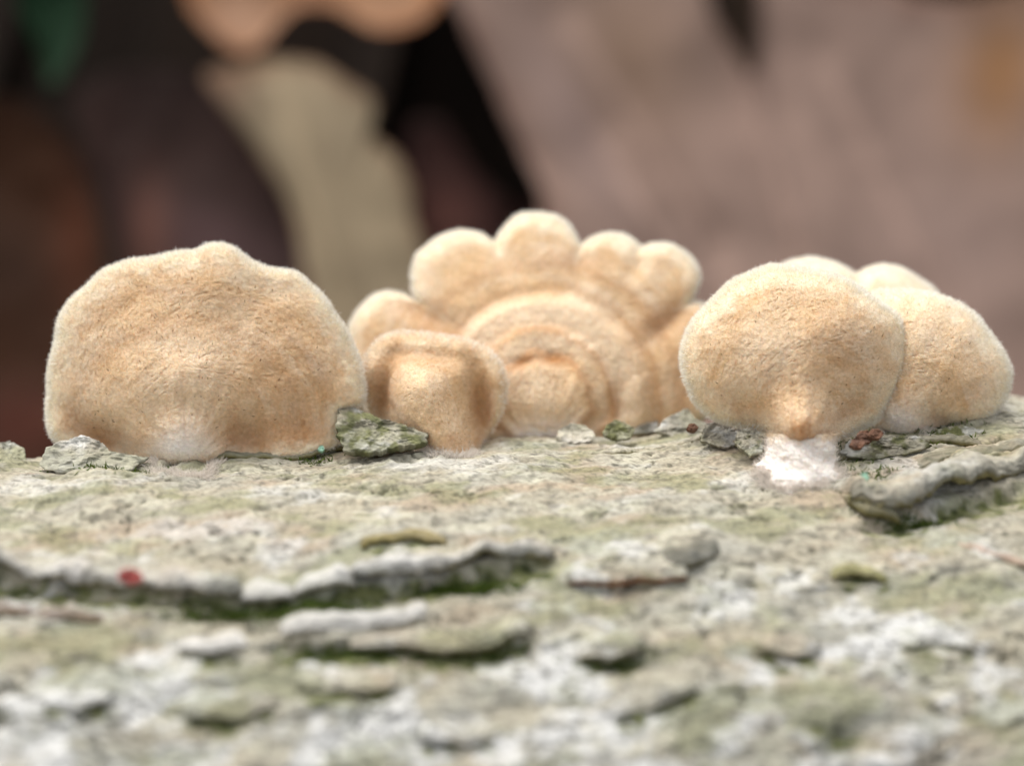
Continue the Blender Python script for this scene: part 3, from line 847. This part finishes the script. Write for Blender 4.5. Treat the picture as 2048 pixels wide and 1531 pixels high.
OUT_E = [(1739, 588), (1800, 580), (1853, 585), (1896, 597), (1942, 622), (1970, 654), (1992, 683), (2010, 711), (2022, 743), (2018, 775), (2006, 807), (1988, 832), (1960, 850),
         (1910, 856), (1880, 872), (1845, 884), (1810, 876), (1764, 858), (1722, 810), (1700, 740), (1700, 650)]
mushroom("mushroom tucked half behind another, its rim turned down over mossy bark", OUT_E, (1850, 730), 93.4, su=0.10, dome=2.4, rim_r=1.3,
         bumps=[(1800, 830, 40, 60, 20, 0.7), (1880, 850, 40, 26, 0, -0.9), (1810, 660, 60, 60, 0, 0.3)],
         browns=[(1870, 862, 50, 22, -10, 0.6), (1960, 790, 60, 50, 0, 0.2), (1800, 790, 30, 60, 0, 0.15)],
         whites=[(1795, 850, 50, 36, 0, 0.9)], pinks=[(1850, 680, 80, 60, 0, 0.35)],
         stipe=((1806, 872), (1812, 820), 88, 76, 0.2), seed=5, density=238, dashes=18, radial_c=(1810, 840))

OUT_D = [(1363, 700), (1366, 743), (1377, 779), (1398, 814), (1437, 841), (1480, 852), (1533, 864), (1574, 886), (1600, 900), (1636, 898), (1662, 882), (1680, 878), (1706, 865), (1747, 844),
         (1771, 819), (1796, 775), (1814, 736), (1821, 707), (1818, 672), (1800, 636), (1764, 608), (1739, 590), (1704, 565), (1658, 547), (1604, 538), (1551, 531), (1523, 537),
         (1487, 551), (1455, 569), (1427, 597), (1398, 626), (1377, 658)]
mushroom("round domed mushroom on a thick white felted stalk with brown dimple", OUT_D, (1592, 712), 91.0, su=0.04, dome=2.7, rim_r=1.2,
         bumps=[(1600, 790, 60, 90, 0, 0.5), (1606, 872, 74, 62, 0, 3.0), (1500, 830, 60, 30, 25, -0.6), (1700, 830, 60, 30, -30, -0.6), (1700, 640, 80, 60, 0, 0.4)],
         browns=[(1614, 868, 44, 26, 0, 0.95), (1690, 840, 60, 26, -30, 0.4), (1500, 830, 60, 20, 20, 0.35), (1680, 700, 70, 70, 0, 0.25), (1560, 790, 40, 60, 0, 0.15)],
         pinks=[(1560, 690, 60, 110, 0, 0.6)],
         stipe=((1597, 936), (1604, 866), 140, 126, 1.8), seed=6, dashes=60, radial_c=(1606, 860))


# ------------------------------------------------------------------ moss in the crevices and on the chips
def moss_patch(px, py, rx, ry, n, seed, name="moss", d_off=0.2, size=0.42):
    rng = np.random.default_rng(seed)
    X = px + rx * rng.normal(size=n) * 0.6; Y = py + ry * rng.normal(size=n) * 0.6
    s, q, ok = on_log(X, Y)
    s, q = s[ok], q[ok]
    h, _ = bark_height(s, q)
    P = log_point(s, q, h)
    N = log_point(s, q, h + 1) - P
    n = len(P)
    T = rng.normal(size=(n, 3)); T -= N * (T * N).sum(1, keepdims=True)
    c = mixc(lin(96, 108, 40), lin(60, 84, 30), rng.random(n)) * (0.7 + 0.6 * rng.random(n))[:, None]
    return hairs(P, N, T, c, size * (0.6 + 0.8 * rng.random(n)), 0.05, 0.5 * np.ones(n), 0.4, rng)


patches = [(930, 1176, 90, 12, 700), (480, 1232, 110, 10, 500), (640, 1215, 90, 8, 400), (700, 1305, 110, 8, 400), (1230, 1320, 60, 8, 200), (1860, 890, 70, 16, 420),
           (1740, 985, 50, 40, 350), (1830, 1036, 60, 8, 200), (220, 945, 80, 8, 200), (760, 880, 60, 14, 250), (610, 918, 50, 6, 120), (1240, 860, 20, 8, 90), (1720, 905, 60, 12, 200), (960, 1292, 60, 10, 200)]
sets = [moss_patch(*p, seed=50 + i) for i, p in enumerate(patches)]
off = 0; AV, AQ, AT, AC = [], [], [], []
for hv, hq, ht, hc in sets:
    AV.append(hv); AQ.append(hq + off); AT.append(ht + off); AC.append(hc); off += len(hv)
mesh_obj("moss", np.vstack(AV), [np.vstack(AQ), np.vstack(AT)], M_MOSS, np.vstack(AC), base=AV[0][0], kind="stuff",
         label="tiny green moss growing in the bark crevices of the log", category="moss")


# ------------------------------------------------------------------ the bank behind: soil sheet and fallen leaves
def bank_z(y):
    y = y - 36
    z = 7 + 33 * sstep(135, 185, y) + 12 * sstep(200, 260, y) + 260 * sstep(258, 345, y) + 60 * sstep(400, 1500, y)
    return z


gx = np.concatenate([np.linspace(-4000, -400, 20, endpoint=False), np.linspace(-400, 400, 120, endpoint=False), np.linspace(400, 4000, 21)])
gy = np.concatenate([np.linspace(-4000, -200, 20, endpoint=False), np.linspace(-200, 600, 160, endpoint=False), np.linspace(600, 6000, 30)])
GX, GY = np.meshgrid(gx, gy)
GZ = bank_z(GY) + 6 * fbm(GX / 60, GY / 60, 600, 4) - 3
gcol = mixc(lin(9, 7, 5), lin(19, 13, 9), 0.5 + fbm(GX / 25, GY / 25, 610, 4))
mesh_obj("ground", np.stack([GX, GY, GZ], -1).reshape(-1, 3), [grid_faces(*GX.shape)], M_SOIL, gcol.reshape(-1, 3), kind="structure",
         label="dark forest soil rising as a bank behind the log")


def leaf(label, outline, centre, d0, su, base, edge, sx=0.0, veins=(), patches=(), curl=4.0, thick=0.5, seed=0, wave=1.0):
    base, edge = np.asarray(base), np.asarray(edge)
    d0 = d0 * 1.2

    def seg(X, Y, v):
        ax, ay, bx, by = v
        vx, vy = bx - ax, by - ay
        k = np.clip(((X - ax) * vx + (Y - ay) * vy) / (vx * vx + vy * vy), 0, 1)
        return np.hypot(X - ax - k * vx, Y - ay - k * vy) / (1.25 - 0.95 * k)

    def colf(X, Y, t):
        c = np.broadcast_to(base, X.shape + (3,)) * (1 + 0.22 * fbm(X / 200, Y / 200, 700 + seed, 3))[..., None]
        c = mixc(c, edge, 0.7 * sstep(0.86, 1.0, t + 0.05 * fbm(X / 60, Y / 60, 710 + seed, 2)))
        for (cx, cy, rx, ry, an, cc, w) in patches:
            c = mixc(c, cc, w * gauss(X, Y, cx, cy, rx, ry, an))
        for v in veins:
            c = mixc(c, base * 1.5, 0.6 * np.exp(-(seg(X, Y, v) / 16) ** 2))
        return c

    def bend(X, Y, t):
        b = wave * fbm(X / 260, Y / 260, 720 + seed, 3) + curl * t ** 3
        for v in veins:
            s = seg(X, Y, v)
            b = b + 1.6 * np.exp(-(s / 22) ** 2) - 2.6 * np.exp(-(s / 75) ** 2)
        return b
    return plate("fallen_leaf", outline, centre, d0, sx, su, thick, M_LEAF, colf, bend, nphi=220, nt=60, label=label, category="leaf",
                 group="dead leaves on the bank behind the log", rough=0.01)


leaf("largest taupe dead leaf with a deep notch, filling the bank behind the two-lobed mushroom",
     [(860, -90), (930, 40), (985, 170), (1030, 270), (1066, 340), (1086, 400), (1080, 520), (1090, 700), (1150, 900), (1500, 950), (1900, 930), (2230, 860), (2260, 500), (2200, 150), (2120, -30), (1900, 0),
      (1700, -60), (1540, -100), (1520, -40), (1518, 60), (1508, 158), (1474, 108), (1432, 40), (1382, -70), (1250, -150), (1050, -150)],
     (1560, 430), 205, 0.55, lin(130, 108, 97), lin(106, 78, 66), veins=[(1150, 60, 1440, 520), (1230, 300, 1450, 760), (1660, 150, 1960, 760), (1050, 330, 1330, 560), (1500, 120, 1620, 600), (1450, 520, 1560, 930)],
     patches=[(2000, 150, 90, 150, 10, lin(128, 88, 46), 0.8), (1250, 120, 130, 200, 0, lin(116, 92, 72), 0.6), (1900, 480, 180, 200, 0, lin(132, 112, 104), 0.5), (1150, 250, 60, 220, -25, lin(134, 114, 108), 0.6)], seed=1, curl=3)
leaf("olive-tan dead leaf strip leaning up behind the widest mushroom",
     [(412, 150), (500, 126), (575, 120), (640, 130), (688, 160), (742, 195), (748, 225), (730, 262), (766, 290), (800, 325), (824, 380), (824, 430), (842, 480), (864, 600), (860, 900), (670, 900), (640, 700),
      (608, 560), (596, 475), (575, 400), (540, 340), (500, 280), (450, 215)], (690, 430), 190, 0.5, lin(130, 115, 92), lin(106, 76, 54), veins=[(560, 170, 740, 800)], seed=2, curl=-3,
     patches=[(450, 180, 60, 50, 0, lin(96, 68, 54), 0.7)])
leaf("dark plum-brown dead leaf beneath the olive-tan strip",
     [(150, 190), (260, 140), (400, 150), (470, 220), (540, 300), (600, 400), (630, 520), (620, 700), (560, 900), (290, 900), (240, 620), (225, 500), (195, 400), (165, 290)], (410, 480), 205, 0.55,
     lin(48, 30, 25), lin(36, 21, 16), seed=3, patches=[(430, 490, 140, 70, 20, lin(80, 58, 57), 0.85), (300, 460, 40, 100, 0, lin(106, 70, 58), 0.75), (330, 180, 120, 40, 0, lin(40, 28, 25), 0.5)], curl=6)
leaf("dark rust-brown dead leaf curling at the log's end beside the widest mushroom",
     [(-140, 170), (0, 190), (70, 210), (130, 265), (175, 360), (200, 470), (215, 600), (210, 950), (-160, 950)], (30, 560), 180, 0.35,
     lin(52, 29, 14), lin(36, 20, 10), seed=4, patches=[(150, 480, 50, 140, 0, lin(78, 40, 22), 0.7), (40, 850, 120, 80, 0, lin(76, 34, 24), 0.6)], curl=5)
leaf("orange-tan dead leaf with scalloped edge drooping from the top of the bank",
     [(320, -160), (360, -40), (384, 22), (430, 72), (478, 104), (526, 86), (560, 45), (600, 16), (660, 14), (700, 32), (740, 55), (790, 60), (842, 42), (878, 0), (910, -160), (620, -220)], (610, -60), 215, 0.3,
     lin(150, 112, 84), lin(156, 100, 62), seed=5, patches=[(480, 40, 70, 50, 0, lin(176, 138, 112), 0.8), (620, -10, 60, 40, 0, lin(110, 72, 48), 0.7)], curl=4)
leaf("small green leaf hanging over the dark hollow of the bank",
     [(40, -80), (160, -80), (168, 50), (140, 130), (100, 172), (72, 90), (30, 0)], (105, 20), 200, 0.2, lin(20, 46, 25), lin(14, 32, 17), seed=6, curl=3)
leaf("dark red-brown dead leaf between the olive-tan strip and the largest leaf",
     [(810, 270), (880, 240), (940, 330), (1010, 400), (1100, 420), (1130, 700), (980, 900), (850, 900), (850, 560), (830, 420)], (950, 560), 230, 0.5,
     lin(54, 31, 27), lin(38, 21, 17), seed=7, curl=4, patches=[(900, 430, 60, 60, 0, lin(96, 60, 52), 0.7)])

# ragged litter over the rest of the bank and the ground: uncountable, one mass
rng = np.random.default_rng(5)
AV, AF, AC = [], [], []
off = 0
nL, nW = 12, 7
vv, ww = np.meshgrid(np.linspace(0, 1, nL), np.linspace(-1, 1, nW), indexing='ij')
gf = grid_faces(nL, nW)
for k in range(1120):
    L = rng.uniform(45, 95); wd = L * rng.uniform(0.22, 0.34)
    if k < 620:
        X, Y = rng.uniform(-600, 600), rng.uniform(298, 900)
    elif k < 900:
        X, Y = rng.uniform(-600, 600), rng.uniform(-600, 150)
    else:                                   # the trough between the log and the bank
        X, Y = rng.uniform(-300, 300), rng.uniform(175, 228)
    if (k < 900) and -230 < X < 230 and -140 < Y < 150:
        continue
    prof = np.sin(np.pi * vv ** 0.85) ** 0.8 * (1 + 0.12 * np.sin(vv * 40 + k))
    lx = (vv - 0.5) * L; ly = ww * wd * prof
    cz = rng.uniform(-6, 10) * (ww ** 2) + rng.uniform(-8, 10) * (vv - 0.5) ** 2 * 4 + 1.5 * fbm(lx / 20, ly / 20 + k, 800, 2)
    a = rng.uniform(0, 6.28); ca, sa = math.cos(a), math.sin(a)
    x0, y0 = lx * ca - ly * sa, lx * sa + ly * ca
    slope = (bank_z(Y + 20) - bank_z(Y - 20)) / 40 + rng.normal() * 0.2
    Z = bank_z(Y) + y0 * slope + cz + rng.uniform(0, 12) - 3 + x0 * rng.normal() * 0.15
    if k >= 900:                            # these lie low in the trough
        Z = np.minimum(Z - 8, 84 - 0.215 * np.maximum(Y + y0, 150) + 0.15 * cz)
    V = np.stack([X + x0, Y + y0, Z], -1).reshape(-1, 3)
    V2 = V + np.array([0, 0.25, -0.45])
    nvv = nL * nW
    bnd = np.concatenate([np.arange(nW), np.arange(1, nL) * nW + nW - 1, (nL - 1) * nW + np.arange(nW - 2, -1, -1), np.arange(nL - 2, 0, -1) * nW])
    b2 = np.roll(bnd, -1)
    AV += [V, V2]
    AF += [gf + off, gf[:, ::-1] + off + nvv, np.stack([bnd, b2, b2 + nvv, bnd + nvv], 1) + off]
    off += 2 * nvv
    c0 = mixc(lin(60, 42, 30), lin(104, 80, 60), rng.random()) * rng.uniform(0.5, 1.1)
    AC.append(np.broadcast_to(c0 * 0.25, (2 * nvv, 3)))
mesh_obj("leaf_litter", np.vstack(AV), [np.vstack(AF)], M_LEAF, np.vstack(AC), kind="stuff",
         label="brown leaf litter scattered over the forest floor and bank", category="leaf litter")
